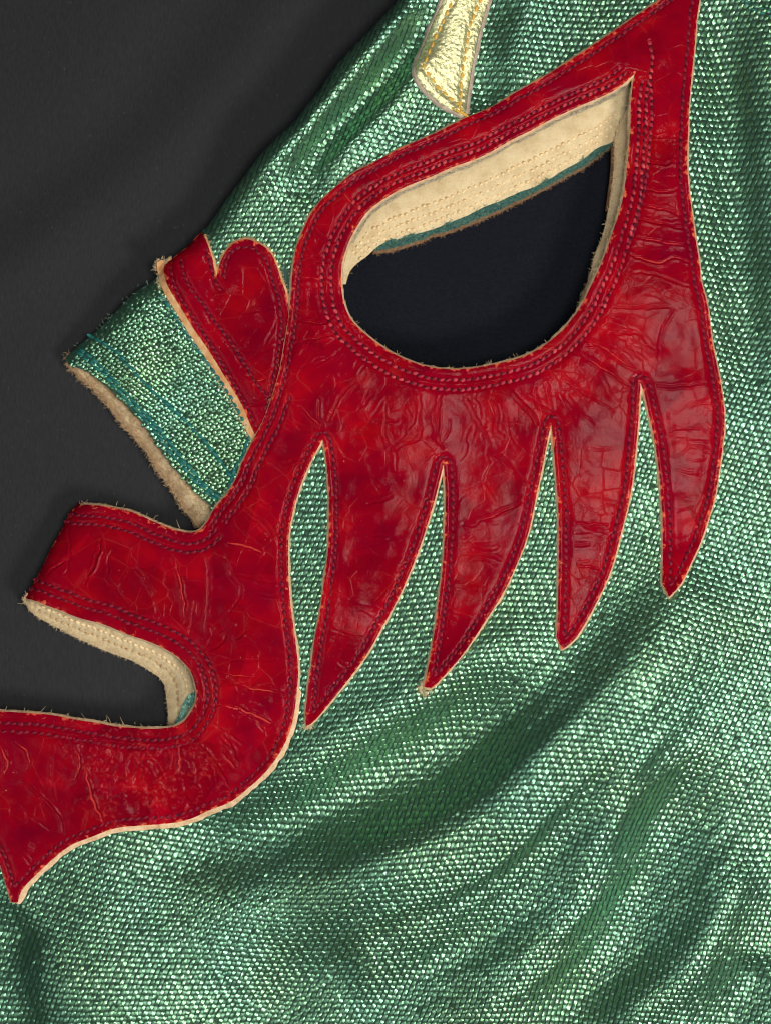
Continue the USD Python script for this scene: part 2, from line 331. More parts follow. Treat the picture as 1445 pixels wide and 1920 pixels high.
base = RBFInterpolator(C[:, :2] / 500, C[:, 2], kernel='thin_plate_spline', smoothing=0.5)(G / 500)

def ridge(pts, amp, wl, wr, taper=0.25):
    q = curve(pts, 4.0)
    d, i = cKDTree(q).query(G)
    t = np.gradient(q, axis=0)[i]
    off = G - q[i]
    side = t[:, 0] * off[:, 1] - t[:, 1] * off[:, 0]
    w = np.where(side > 0, wr, wl)
    u = i / (len(q) - 1)
    fade = np.clip(np.minimum(u, 1 - u) / taper, 0, 1)
    fade = fade * fade * (3 - 2 * fade)
    return amp * np.exp(-(d / w) ** 2) * fade

RIDGES = [
    ([(500,1772),(620,1687),(702,1632),(877,1552),(1030,1412),(1105,1345),(1185,1258),(1280,1135),(1340,1000)], 26, 62, 105),
    ([(1010,1990),(1090,1890),(1170,1770),(1240,1620),(1290,1470),(1325,1380)], -11, 50, 70),
    ([(760,2000),(850,1940),(937,1870),(1022,1770),(1092,1660),(1172,1485),(1222,1385),(1290,1265)], 10, 46, 56),
    ([(1110,1990),(1187,1895),(1272,1830),(1350,1700),(1400,1560)], 15, 45, 42),
    ([(180,1640),(300,1610),(420,1580),(525,1548),(660,1498),(832,1410),(945,1322),(1040,1235)], -22, 84, 64),
    ([(950,1990),(1040,1880),(1110,1790),(1190,1640),(1245,1480),(1285,1370)], -8, 46, 60),
    ([(380,1590),(480,1500),(560,1450),(680,1370),(820,1290),(950,1210),(1080,1180)], 14, 44, 50),
    ([(1350,-60),(1362,60),(1372,200),(1385,380),(1400,600),(1410,800)], -13, 34, 40),
    ([(1440,-60),(1440,200),(1450,420),(1455,700)], 10, 40, 60),
    ([(800,-60),(730,60),(660,145),(590,215),(500,310),(420,385)], 12, 34, 34),
    ([(830,-40),(770,80),(700,170),(640,235),(590,310),(545,400)], -14, 28, 28),
    ([(830,60),(740,180),(640,280),(560,370)], 9, 26, 26),
    ([(960,-40),(930,60),(905,170),(870,230)], -9, 35, 40),
    ([(1010,-60),(960,60),(930,170)], 8, 40, 40),
    ([(600,1990),(700,1900),(800,1830),(900,1740),(1000,1640),(1080,1520),(1150,1400)], -7, 40, 40),
    ([(60,1990),(30,1860),(20,1780),(60,1700)], -16, 60, 40),
    ([(1310,1990),(1380,1900),(1430,1780)], -10, 40, 40),
    ([(420,1990),(520,1880),(640,1810),(700,1790)], -10, 60, 60),
]
F0 = base + 2.25 * sum(ridge(p_, a_, l_ * 1.22, r_ * 1.22) for p_, a_, l_, r_ in RIDGES)
ARC = curve([(430,1900),(640,1715),(722,1660),(897,1580),(1050,1440),(1122,1370),(1200,1280),(1290,1150),(1345,1000)], 12.0)
for k, (o, amp_) in enumerate(((-190, 3), (-150, 4), (-112, 3), (-75, 4), (-34, -3), (36, 3.5), (70, -3), (100, 4), (140, 3.5), (175, -3), (215, 4), (262, 3), (305, 4), (345, 3))):
    tq = np.gradient(ARC, axis=0); tq /= np.linalg.norm(tq, axis=1)[:, None]
    a0, a1 = (0, len(ARC)) if k % 3 else (len(ARC) // 5, len(ARC) - 10)
    oq = (ARC + np.stack([-tq[:, 1], tq[:, 0]], 1) * (o + 14 * np.sin(np.linspace(0, 7, len(ARC)) + k))[:, None])[a0:a1:8]
    F0 = F0 + ridge([tuple(p_) for p_ in oq], amp_, 15, 17, 0.4)
F0 += 60 * np.exp(-(((GX.ravel() - 120) / 210) ** 2 + ((GY.ravel() - 1880) / 150) ** 2))
F0 += 11 * np.exp(-(((GX.ravel() - 238) / 42) ** 2 + ((GY.ravel() - 690) / 60) ** 2))
F0 += 22 * (meshkit.fbm(np.c_[G / 290, np.ones(len(G))], 2, 15) - 0.5)
F0 += 7 * (meshkit.fbm(np.c_[G / 90, np.zeros(len(G))], 3, 5) - 0.5)
fold1 = curve(FOLD_TOP, 3.0); fold2 = curve(FOLD_STRAP, 3.0)
SP = RectBivariateSpline(gx, gy, F0.reshape(GX.shape), kx=3, ky=3)
K1, K2 = cKDTree(fold1), cKDTree(fold2)

def roll(d, R, lo):
    u = np.clip(1 - d / R, 0, 1)
    return lo + (1 - lo) * np.sqrt(np.clip(1 - u * u, 0, 1))

def F(xy):
    xy = np.asarray(xy, float)
    z = SP.ev(np.clip(xy[:, 0], -119, 1560), np.clip(xy[:, 1], -119, 2040))
    z = z * roll(K1.query(xy)[0], 42, 0.55) * roll(K2.query(xy)[0], 50, 0.35)
    return z

MASK = '/World/wrestling_mask'
mx = UsdGeom.Xform.Define(stage, MASK)
meta(mx.GetPrim(), 'green metallic fabric wrestling mask with stitched red leather flames around eye, nose and mouth holes', 'mask')

# ------------------------------------------------------------------ black cloth under the mask
cx, cy = np.meshgrid(np.arange(-900, 2400, 22.0), np.arange(-900, 2900, 22.0), indexing='ij')
P = np.stack([cx.ravel(), cy.ravel()], 1)
z = 8 * (meshkit.fbm(np.c_[P / 420, np.zeros(len(P))], 2, 11) - 0.5)
for pts, a, w in (([(560,-60),(300,260),(60,460),(-200,640)], 11, 60), ([(420,-100),(200,200),(-100,420)], -7, 70), ([(-100,820),(60,860),(200,900)], -3, 50), ([(200,-100),(120,300),(40,700)], 3, 90)):
    q = curve(pts, 5); z = z + a * np.exp(-(cKDTree(q).query(P)[0] / w) ** 2)
nx_, ny_ = cx.shape
ii = np.arange(nx_ * ny_).reshape(nx_, ny_)
q = np.stack([ii[:-1, :-1], ii[:-1, 1:], ii[1:, 1:], ii[1:, :-1]], -1).reshape(-1, 4)
obj('black_cloth', W(P[:, 0], P[:, 1], z - 4), np.vstack([q[:, [0, 1, 2]], q[:, [0, 2, 3]]]), BLACK, label='smooth black jersey cloth spread under the mask', cat='cloth', kind='structure')

# added dark sheet: its navy colour puts in the shade inside the eye hole
EYE_SHADE = simple('eye_shade_navy', [(0.3, (0.004, 0.005, 0.009)), (0.7, (0.011, 0.013, 0.019))], 0.3, 0.9, 2.5, 0.4, spec=0.08)
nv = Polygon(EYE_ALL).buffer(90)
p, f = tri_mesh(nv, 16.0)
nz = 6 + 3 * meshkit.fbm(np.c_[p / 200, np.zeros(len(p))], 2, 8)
obj('eye_shade_sheet', W(p[:, 0], p[:, 1], nz), f, EYE_SHADE, label='added dark navy sheet that puts shade into the eye hole', cat='cloth', kind='structure')

# ------------------------------------------------------------------ green fabric with its metallic yarns
def sheet(name, poly, s, mat, parent, dz=0.0, skirt=None):
    p, f = tri_mesh(poly, s)
    return obj(name, W(p[:, 0], p[:, 1], F(p) + dz), f, mat, parent)

FAB = sheet('lame_fabric', fabric.difference(trim.buffer(-40)), 8.0, UNDER, MASK, dz=-2.0)
# the part of the shell beyond the picture: it drops to the table, so the inside stays dark
rim_pts = [(-90,1420),(-90,2010),(1535,2010),(1535,-90),(1000,-90),(815,-90)]
rr_ = np.vstack([resample(np.array(rim_pts[i:i + 2], float), 20.0)[:-1] for i in range(5)] + [np.array([rim_pts[-1]], float)])
zz = F(rr_)
ctr = np.array([700, 960.0]); out = (rr_ - ctr) / np.linalg.norm(rr_ - ctr, axis=1)[:, None]
rows = [(rr_ + out * o, zz * k) for o, k in ((0, 1.0), (40, 0.93), (80, 0.7), (105, 0.35), (110, 0.0))]
v = np.vstack([W(a[:, 0], a[:, 1], b) for a, b in rows]); n_ = len(rr_)
f = []
for r in range(len(rows) - 1):
    for k in range(n_ - 1):
        a, b = r * n_ + k, r * n_ + k + 1
        f += [[a, a + n_, b], [b, a + n_, b + n_]]
obj('fabric_border', v, np.array(f), UNDER, FAB)

def yarns(name, region, parent, mat, a, b, tdir, length, width, h, seed, warp=True, tilt=0.12, jit=0.6, narrow=0.6, zoff=0.0, basket=False, shift=(0, 0)):
    """one short convex tape per visible float of the weave"""
    r = np.random.default_rng(seed)
    x0, y0, x1, y1 = region.bounds
    a, b = np.array(a, float), np.array(b, float)
    M = np.array([a, b]).T
    cs = np.array([[x0 - 90, y0 - 90], [x1 + 90, y0 - 90], [x0 - 90, y1 + 90], [x1 + 90, y1 + 90]])
    uv = np.linalg.solve(M, (cs - [700, 960]).T).T
    I, J = np.meshgrid(np.arange(math.floor(uv[:, 0].min()), math.ceil(uv[:, 0].max()) + 1), np.arange(math.floor(uv[:, 1].min()), math.ceil(uv[:, 1].max()) + 1))
    c = np.stack([I.ravel(), J.ravel()], 1) @ np.array([a, b]) + [700, 960] + np.array(shift)
    def wr(p):
        q = np.c_[p / 520, np.zeros(len(p))]
        q2 = np.c_[p / 210, np.ones(len(p))]
        return p + 95 * np.stack([meshkit.noise(q, 31) - 0.5, meshkit.noise(q, 57) - 0.5], 1) + 16 * np.stack([meshkit.noise(q2, 3) - 0.5, meshkit.noise(q2, 8) - 0.5], 1)
    e = np.array(tdir, float); e /= np.linalg.norm(e)
    if warp:
        c0 = wr(c); tt = wr(c + e * 8) - c0; c = c0
    else:
        tt = np.tile(e, (len(c), 1))
    keep = inside(region, c)
    c, tt = c[keep], tt[keep]
    sc = np.linalg.norm(tt, axis=1)[:, None]; tt = tt / sc
    n = len(c)
    if basket:
        par = ((I.ravel() + J.ravel()) % 2 == 0)[keep]
        tt = np.where(par[:, None], tt, np.stack([-tt[:, 1], tt[:, 0]], 1))
    ang = r.normal(0, 0.06, n)
    tt = np.stack([tt[:, 0] * np.cos(ang) - tt[:, 1] * np.sin(ang), tt[:, 0] * np.sin(ang) + tt[:, 1] * np.cos(ang)], 1)
    nn = np.stack([-tt[:, 1], tt[:, 0]], 1)
    c = c + r.normal(0, jit, (n, 2))
    Ls = length * (1 + r.normal(0, 0.08, n)); Ws = width * (1 + r.normal(0, 0.08, n))
    ta, tb = r.normal(0, tilt, n), r.normal(0, tilt, n)
    odd = r.random(n) < 0.06
    ta[odd] *= 4.0; tb[odd] *= 4.0                     # a few twisted yarns glint on their own
    S = np.array([-1, -0.6, 0.0, 0.6, 1.0]); wf = np.array([narrow, 0.95, 1.0, 0.95, narrow]); R = np.array([-1, 0, 1.0])
    V = np.empty((n, 5, 3, 3)); 
    for i, s in enumerate(S):
        for j, q in enumerate(R):
            xy = c + tt * (s * Ls / 2)[:, None] + nn * (q * Ws * wf[i] / 2)[:, None]
            zz = F(xy) + zoff + h * (1 - 0.25 * s * s - 0.95 * s ** 6) * (1 - 0.4 * q * q) - 0.4 + ta * s * Ls / 2 * 0.5 + tb * q * Ws / 2
            V[:, i, j] = W(xy[:, 0], xy[:, 1], zz)
    fl = []
    for i in range(4):
        for j in range(2):
            A, B, C_, D = i * 3 + j, i * 3 + j + 1, (i + 1) * 3 + j + 1, (i + 1) * 3 + j
            fl += [[A, B, C_], [A, C_, D]]
    fl = np.array(fl)
    faces = (np.arange(n) * 15)[:, None, None] + fl[None]
    V = V.reshape(-1, 3); faces = faces.reshape(-1, 3)
    nz = np.cross(V[faces[0, 1]] - V[faces[0, 0]], V[faces[0, 2]] - V[faces[0, 0]])[2]
    if nz < 0: faces = faces[:, ::-1]
    obj(name, V, faces, mat, parent, kind='stuff')
    print(name, n)

view = box(-30, -40, 1475, 1960)
main_region = fabric.intersection(view).difference(trim.buffer(-12)).difference(gold_poly.buffer(-6)).difference(flap.buffer(-2).intersection(box(0, 500, 560, 1000))).difference(mitten.buffer(-12)).difference(LineString(fold1).buffer(4.5))
PQ = ((4.6, 10.8), (-12.6, 9.7))
yarns('metallic_yarns', main_region, FAB, LAME, *PQ, (0.42, -0.90), 14.8, 6.9, 2.4, 21, tilt=0.06, narrow=0.5, zoff=0.3)
yarns('ground_yarns', main_region, FAB, DULL, *PQ, (0.42, -0.90), 12.6, 6.2, 1.8, 24, tilt=0.08, narrow=0.6, shift=(-4.0, 10.25))

FLAP = sheet('nose_fabric', flap.difference(eye), 6.0, UNDER, MASK, dz=-0.8)
flap_region = flap.difference(trim.buffer(-10)).difference(mitten.buffer(-10)).intersection(Polygon([(100,640),(320,470),(500,820),(420,980),(380,960)]).buffer(20)).difference(LineString(fold1).buffer(6))
yarns('metallic_yarns', flap_region, FLAP, LAME, (6.5, 4.5), (-4.5, 6.5), (0.82, 0.57), 9.8, 5.9, 2.0, 22, warp=False, tilt=0.10, jit=0.45, narrow=0.7, zoff=1.2, basket=True)

def fold_wall(name, line, mat, parent, top=0.0):
    z0 = F(line); t = np.gradient(line, axis=0); t /= np.linalg.norm(t, axis=1)[:, None]
    inn = np.stack([t[:, 1], -t[:, 0]], 1)
    if F(line[len(line) // 2:len(line) // 2 + 1] + inn[len(line) // 2] * 20)[0] < z0[len(line) // 2]: inn = -inn
    rows = [(line - inn * o, z0 * k + top * k) for o, k in ((-1, 1.0), (2, 0.8), (3, 0.55), (1, 0.25), (-6, 0.0))]
    n_ = len(line)
    v = np.vstack([W(a[:, 0], a[:, 1], b) for a, b in rows])
    f = []
    for r in range(len(rows) - 1):
        for k in range(n_ - 1):
            a, b = r * n_ + k, r * n_ + k + 1
            f += [[a, a + n_, b], [b, a + n_, b + n_]]
    obj(name, v, np.array(f), mat, parent)
k1 = int(np.argmin(np.linalg.norm(fold1 - [376, 432], axis=1))); k2 = int(np.argmin(np.linalg.norm(fold1 - [303, 496], axis=1)))
fold_wall('folded_side', fold1[:k1 + 1], UNDER, FAB)
fold_wall('folded_side', fold1[k2:], UNDER, FLAP)

# ------------------------------------------------------------------ red leather
CRACKS = [
 ([(666,719),(646,732),(620,779),(616,792)],1),([(678,772),(681,782),(693,789)],1),([(723,745),(721,792),(726,832),(739,845),(741,880)],.8),
 ([(721,787),(743,790)],.8),([(787,742),(787,795),(789,815),(782,827),(753,835),(741,847)],1),([(826,742),(822,765),(820,805),(815,822),(828,835)],1),
 ([(872,749),(892,782),(909,818),(929,850),(959,876),(985,906)],1.1),([(915,752),(932,772),(930,812),(942,818)],.9),([(964,739),(989,769),(1008,795)],1.1),
 ([(1002,729),(1009,758),(1031,772)],.9),([(1093,639),(1116,647),(1146,666),(1173,686),(1189,694)],1.6),([(1063,659),(1099,675),(1132,695),(1162,715),(1176,724)],1),
 ([(1040,682),(1070,719),(1103,745),(1146,772)],.8),([(1109,606),(1136,626),(1192,629),(1219,652),(1229,654)],.9),([(1136,626),(1159,662),(1179,686)],.7),
 ([(1123,576),(1172,578),(1226,579),(1255,583),(1239,612),(1232,646),(1232,676)],.8),([(1226,727),(1259,727),(1318,720)],1.2),
 ([(1179,480),(1206,490),(1232,496),(1259,486),(1285,493)],1.7),([(1186,513),(1219,516),(1249,526),(1285,540)],1.1),([(1190,447),(1220,452),(1270,462),(1290,452)],1),
 ([(1180,255),(1215,262),(1250,258),(1275,265)],.8),([(1195,300),(1240,310),(1272,304)],1.1),([(1190,350),(1230,362),(1270,356)],1.3),([(1186,385),(1225,392),(1275,405)],.9),([(1184,415),(1230,420),(1280,432)],1.2),
 ([(123,996),(128,1046),(120,1080)],.8),([(130,1049),(103,1061),(83,1079)],.9),([(186,1013),(179,1046),(166,1076),(155,1099)],2.2),([(206,1033),(201,1079),(216,1103),(239,1132)],.8),
 ([(246,1030),(256,1066),(276,1093),(289,1132),(293,1152)],1),([(326,1040),(333,1079),(342,1112),(346,1172)],1.1),([(382,1036),(392,1079),(389,1139),(382,1199)],1.1),
 ([(422,1040),(436,1079),(453,1109),(446,1126),(413,1169)],.9),([(479,1112),(519,1119)],.7),([(446,1079),(516,1092)],1),([(410,1232),(453,1239),(519,1235)],1),
 ([(413,1262),(463,1267),(486,1270)],1.6),([(430,1269),(459,1285),(499,1295),(533,1302)],1.5),([(403,1322),(436,1322),(479,1345)],1.4),([(386,1360),(419,1379),(439,1412),(449,1439)],1.8),
 ([(413,1320),(456,1333),(512,1356)],2.2),([(360,1395),(395,1420),(415,1452),(430,1475)],1.5),
 ([(43,1465),(80,1499),(113,1539),(120,1565)],1.2),([(50,1525),(83,1550),(116,1567)],.7),([(0,1495),(50,1532),(20,1565)],.7),([(0,1400),(12,1430),(8,1455)],1.5),([(28,1392),(50,1412),(53,1440)],1.5),
 ([(160,1440),(168,1480),(185,1525),(195,1545)],1.7),([(140,1400),(150,1430),(138,1470)],1.2),([(100,1400),(95,1450),(105,1500)],.8),([(0,1610),(30,1600),(60,1620)],.8),
 ([(560,950),(520,1000),(470,1010),(440,985)],.8),([(430,1018),(460,1022),(488,1036)],2.4),([(470,930),(500,945),(520,940)],.9),([(455,960),(490,985),(510,1012)],.9),
 ([(690,945),(735,932)],1),([(895,978),(975,945)],1),([(888,1032),(935,1050)],1),([(670,1000),(740,1007)],.6),([(655,1060),(700,1065),(740,1072)],.6),([(640,1125),(700,1140)],.6),([(625,1180),(680,1195)],.6),
 ([(870,1010),(905,1030),(930,1028)],.5),([(855,1100),(905,1108)],.5),([(845,1150),(885,1160)],.5),([(1075,982),(1138,983)],1),([(1075,1023),(1100,1020)],1),([(1080,1060),(1130,1066)],.5),
 ([(1250,810),(1300,803),(1330,812)],.7),([(1262,880),(1310,892)],.6),([(1262,960),(1300,950)],.5),
 ([(560,520),(600,523),(622,522)],1),([(551,645),(590,635),(632,628)],1.2),([(560,600),(600,606),(625,596)],1.3),([(556,690),(600,680),(640,660)],.6),
 ([(400,560),(450,585),(500,580),(535,574)],.9),([(420,530),(470,540),(510,548)],.6),([(450,690),(490,655),(520,600)],.7),([(430,640),(470,660),(515,650)],.6),
 ([(455,700),(485,712),(512,700)],1),([(470,760),(490,755),(505,748)],1),
 ([(560,760),(590,790),(605,812)],.9),([(530,870),(562,862),(590,870)],.6),([(540,790),(575,800)],.7),
 ([(1060,560),(1100,590)],.5),([(1031,772),(1028,740),(1022,720)],1.2),([(831,842),(820,815),(812,780)],1.2),([(605,800),(596,775),(600,750)],1),
 ([(770,250),(780,300)],.8),([(700,320),(720,350)],.8),([(640,360),(668,392)],1.1),([(590,430),(622,455),(640,450)],1.5),([(575,480),(605,492),(628,488)],1.3),
]
rw = np.random.default_rng(44)
def wrinkle(c, direction, length, wgt):
    d = np.array(direction, float); d /= np.linalg.norm(d); n = np.array([-d[1], d[0]])
    k = rw.uniform(-0.12, 0.12)
    return ([tuple(np.array(c) + d * length * t + n * length * (k * 4 * t * (1 - t) + rw.normal(0, 0.03))) for t in np.linspace(0, 1, 5)], wgt)
for k in range(34):                                   # creases that run out from the eye hole
    a_ = rw.uniform(0.05, 0.98) * math.pi
    c_ = np.array([880 + 330 * math.cos(a_), 500 + 290 * math.sin(a_)]) if k % 4 else np.array([880 + 285 * math.cos(a_), 480 + 255 * math.sin(a_)])
    CRACKS.append(wrinkle(c_, c_ - [880 + rw.normal(0, 60), 420 + rw.normal(0, 60)], rw.uniform(25, 80), rw.uniform(0.2, 0.65)))
for k in range(26):                                   # and from the corner of the mouth
    a_ = rw.uniform(-0.45, 0.55) * math.pi
    c_ = np.array([330, 1290]) + rw.uniform(88, 150) * np.array([math.cos(a_), math.sin(a_)])
    CRACKS.append(wrinkle(c_, c_ - [330, 1290], rw.uniform(25, 75), rw.uniform(0.5, 1.3)))
for (x0_, x1_, y0_, y1_) in ((645, 790, 880, 1080), (850, 990, 900, 1110), (1070, 1165, 840, 1060), (1250, 1335, 760, 980), (600, 700, 1100, 1280), (1195, 1280, 240, 470), (110, 400, 1030, 1160)):
    for k in range(9):                                # creases across the claws and the strap
        c_ = (rw.uniform(x0_, x1_), rw.uniform(y0_, y1_))
        CRACKS.append(wrinkle(c_, (1, rw.normal(0.1, 0.25)) if x0_ > 500 else (rw.normal(0.25, 0.3), 1), rw.uniform(18, 60), rw.uniform(0.12, 0.4)))
Q, QW, QT = [], [], []
rc = np.random.default_rng(3)
for pts, wgt in CRACKS:
    q = curve(pts, 2.0)
    q = q + 2.4 * np.stack([meshkit.noise(np.c_[q / 11, np.zeros(len(q))], 4) - 0.5, meshkit.noise(np.c_[q / 11, np.ones(len(q))], 9) - 0.5], 1) * 2
    u = np.linspace(0, 1, len(q))
    Q.append(q); QT.append(np.full(len(q), rc.choice([0.25, 0.5, 0.9, 1.0]))); QW.append(wgt * (0.35 + 0.65 * np.sin(np.pi * np.clip(u, 0.06, 0.94))) * (0.55 + 0.9 * rc.random()))
Q = np.vstack(Q); QW = np.concatenate(QW); QT = np.concatenate(QT); KQ = cKDTree(Q)

# stitch rows -------------------------------------------------------------
def ring_rows(poly, off, zone, invert=False):
    p = poly.buffer(-off, join_style=1)
    out = []
    for g in geoms(p):
        ls = LineString(g.exterior.coords)
        ls = ls.difference(zone) if invert else ls.intersection(zone)
        for l in getattr(ls, 'geoms', [ls]):
            if l.geom_type == 'LineString' and l.length > 40: out.append(np.asarray(l.coords))
    # join pieces that only the start of the ring divides
    merged = shapely.line_merge(shapely.MultiLineString([LineString(o) for o in out])) if out else None
    return [np.asarray(l.coords) for l in (getattr(merged, 'geoms', [merged]) if merged is not None else [])]

def offset_open(path, d):
    """shift a curve sideways; d may vary along it"""
    q = resample(path, 3.0); t = np.gradient(q, axis=0); t /= np.linalg.norm(t, axis=1)[:, None]
    d = np.interp(np.linspace(0, 1, len(q)), np.linspace(0, 1, len(d)), d)
    d = np.convolve(np.r_[[d[0]] * 10, d, [d[-1]] * 10], np.ones(21) / 21, 'valid')
    return q + np.stack([t[:, 1], -t[:, 0]], 1) * d[:, None]

MOUTH = Polygon([(-200,925),(330,925),(395,985),(420,1020),(470,1200),(460,1330),(380,1425),(250,1445),(-200,1410)])
STRAP_END = LineString(FOLD_STRAP[1:]).buffer(26)
LEFT2 = Polygon([(420,760),(560,745),(545,830),(470,960),(395,990)])
red_rows = []
T_full = trim_outer.union(Polygon([(150,946),(60,930),(-60,1090),(-60,1124),(45,1125),(110,1060)]).buffer(0))
for off in (13.5,):
    red_rows += [(r, 14.0) for r in ring_rows(T_full, off, MOUTH.union(box(-300, -300, 2000, -75)).union(box(-300, 900, -75, 2000)), True)]
for off in (21, 37):
    red_rows += [(r, 14.0) for r in ring_rows(T_full, off, MOUTH.difference(box(-300, 900, -60, 2000)).intersection(trim_outer.buffer(-3)))]
red_rows += [(r, 14.0) for r in ring_rows(T_full, 31, LEFT2)]
# eye rows: distance from the rim differs from side to side
ec = curve(EYE_ALL, 3.0)
def eye_off(top, low, right):
    a = np.empty(len(ec))
    for i, (x, y) in enumerate(ec):
        k = np.clip((y - 300 - (700 - x) * 0.15) / 260, 0, 1) if x < 1110 else np.clip((y - 300) / 250, 0, 1)
        other = top if (i < len(ec) * 0.36) else right
        a[i] = other * (1 - k) + low * k
    return a
eye_rows = []
for top, low, right in ((13, 20, 16), (27, 38, 28)):
    p = ec; t = np.gradient(p, axis=0); t /= np.linalg.norm(t, axis=1)[:, None]
    d = eye_off(top, low, right)
    d = np.convolve(np.r_[[d[0]] * 12, d, [d[-1]] * 12], np.ones(25) / 25, 'valid')
    nrm = np.stack([t[:, 1], -t[:, 0]], 1)
    # outward: away from the hole
    test = p[200] + nrm[200] * 5
    if eye.contains(Point(*test)): nrm = -nrm
    q = p + nrm * d[:, None]
    m_ = np.ones(len(q), bool); m_[:4] = False; m_[-4:] = False
    eye_rows.append(q[m_])
eye_rows.append(curve([(1216,84),(1220,105),(1217,150),(1219,200),(1216,260),(1211,320),(1202,370),(1190,420),(1178,455)], 3.0))

def stitch_mesh(c, t, length, width, height, side, seed):
    """a twisted pad of thread, lying slantwise over the seam"""
    n = np.array([-t[1], t[0]])
    cs, sn = math.cos(0.36 * side), math.sin(0.36 * side)
    e = t * cs + n * sn; m = np.array([-e[1], e[0]])
    S = np.array([-1, -0.72, -0.3, 0.2, 0.7, 1.0]); wf = np.array([0.25, 0.78, 1.0, 1.0, 0.72, 0.22]); hf = np.array([0.0, 0.62, 1.0, 0.95, 0.55, -0.1])
    A = np.radians([0, 45, 90, 135, 180])
    xy, zz = [], []
    for s, w, h in zip(S, wf, hf):
        for a in A:
            xy.append(c + e * s * length / 2 + m * math.cos(a) * w * width / 2); zz.append(h * height * math.sin(a) * 1.0 - 1.2 + (h - 1) * 1.2)
    xy = np.array(xy); zz = np.array(zz)
    f = []
    for i in range(5):
        for j in range(4):
            a, b = i * 5 + j, i * 5 + j + 1
            f += [[a, a + 5, b + 5], [a, b + 5, b]]
    return xy, zz, np.array(f)

def lay_stitches(rows, length, width, height, side, seed, spacing, jitter=0.8):
    r = np.random.default_rng(seed); out = []
    for row in rows:
        q = resample(row, spacing)
        t = np.gradient(q, axis=0); t /= np.maximum(np.linalg.norm(t, axis=1)[:, None], 1e-9)
        for c, tt in zip(q, t):
            out.append(stitch_mesh(c + r.normal(0, jitter, 2), tt, length * (1 + r.normal(0, 0.06)), width * (1 + r.normal(0, 0.10)), height * (1 + r.normal(0, 0.12)), side, 0))
    return out

all_rows = [r for r, s in red_rows] + eye_rows
RS = np.vstack([resample(r, 2.0) for r in all_rows]); KR = cKDTree(RS)
HOLES = np.vstack([resample(r, 14.0) + 0 for r in all_rows])
KH = cKDTree(HOLES)

FLAKE = Polygon([(155,1400),(330,1405),(410,1440),(420,1490),(330,1530),(200,1545),(165,1500)])
def leather_height(p, poly, thick, KRr=KR, KHh=KH):
    b = boundary_samples(poly, 2.0)
    d = cKDTree(b).query(p)[0]
    dr = KRr.query(p)[0]; dh = KHh.query(p)[0]
    dq, iq = KQ.query(p)
    crack = np.exp(-(dq / 1.7) ** 2) * QW[iq]
    tint = crack * QT[iq]
    z = F(p) + thick
    z -= 1.8 * np.exp(-d / 2.0)                               # rounded cut edge
    z -= 1.9 * np.exp(-(dr / 5.0) ** 2)                        # the seam pulls the leather down
    z -= 1.8 * np.exp(-(dh / 3.5) ** 2)
    z += 0.4 * np.exp(-((dr - 14) / 8) ** 2)                   # and puffs it up beside
    z += -2.0 * crack + 0.8 * np.exp(-((dq - 4) / 2.5) ** 2) * QW[iq]
    q = np.c_[p / 46, np.zeros(len(p))]
    z += 2.4 * (meshkit.fbm(q, 3, 77) - 0.5)
    # worn flaky patch: sunken scales
    sh = shapely.distance(shapely.points(p), FLAKE)
    k = np.clip(1 - sh / 55, 0, 1)
    if k.max() > 0:
        rs = np.random.default_rng(12); x0, y0, x1, y1 = FLAKE.bounds
        seeds = np.stack([rs.uniform(x0, x1, 70), rs.uniform(y0, y1, 70)], 1)
        dd, _ = cKDTree(seeds * [1, 0.62]).query(p * [1, 0.62], k=2)
        g = np.clip((dd[:, 1] - dd[:, 0] - 2) / 12, 0, 1); g = g * g * (3 - 2 * g)
        n1 = meshkit.fbm(np.c_[p / 26, np.zeros(len(p))], 3, 61)
        k = np.clip(k * 1.5 + (n1 - 0.62) * 2.2, 0, 1) * np.clip(k * 3, 0, 1)
        lump = meshkit.fbm(np.c_[p / 6, np.zeros(len(p))], 3, 5) - 0.5
        z += k * (2.2 * (1 - g) - 1.1 + 3.2 * lump * (1 - g))
        tint = np.maximum(tint, k * (1 - g) * 0.5 * (0.5 + meshkit.fbm(np.c_[p / 5, np.ones(len(p))], 2, 15)))
    return z, d, tint

FOLDS = unary_union([LineString(FOLD_STRAP[1:-1]).buffer(9), LineString(FOLD_TOP[15:20]).buffer(8, cap_style=2)])
def leather_part(name, poly, s, thick, mat, parent, KRr=KR, KHh=KH, **m):
    p, f = tri_mesh(poly, s)
    z, d, crack = leather_height(p, poly, thick, KRr, KHh)
    print(name, len(p), len(f))
    return obj(name, W(p[:, 0], p[:, 1], z), f, mat, parent, attrs={'edge': np.exp(-d / 9.0), 'crack': np.clip(crack, 0, 2)}, **m), p, z

def cut_edge(name, poly, width, thick, mat, parent, extra=None, inner=1.2, wide=12.0):
    ring = poly.buffer(width)
    if extra is not None: ring = ring.union(extra)
    ring = ring.difference(poly.buffer(-inner)).difference(FOLDS)
    p, f = tri_mesh(ring, 2.4)
    d = shapely.distance(shapely.points(p), poly)
    wd = np.full(len(p), width)
    if extra is not None:
        wd = np.where(shapely.distance(shapely.points(p), extra) < 1.5, wide, width)
    wob = meshkit.fbm(np.c_[p / 14, np.zeros(len(p))], 3, 41) - 0.5
    u = np.clip(d / wd, 0, 1.3)
    z = F(p) + thick - 2.2 - (thick - 3.0) * np.where(wd > width, 0.55 * u ** 1.5, u ** 2) + 2.2 * wob
    z = np.maximum(z, F(p) + 1.0)
    wy = p + (wob * 3.4)[:, None] * np.where(u > 0.5, 1, 0)[:, None]
    return obj(name, W(wy[:, 0], wy[:, 1], z), f, mat, parent)

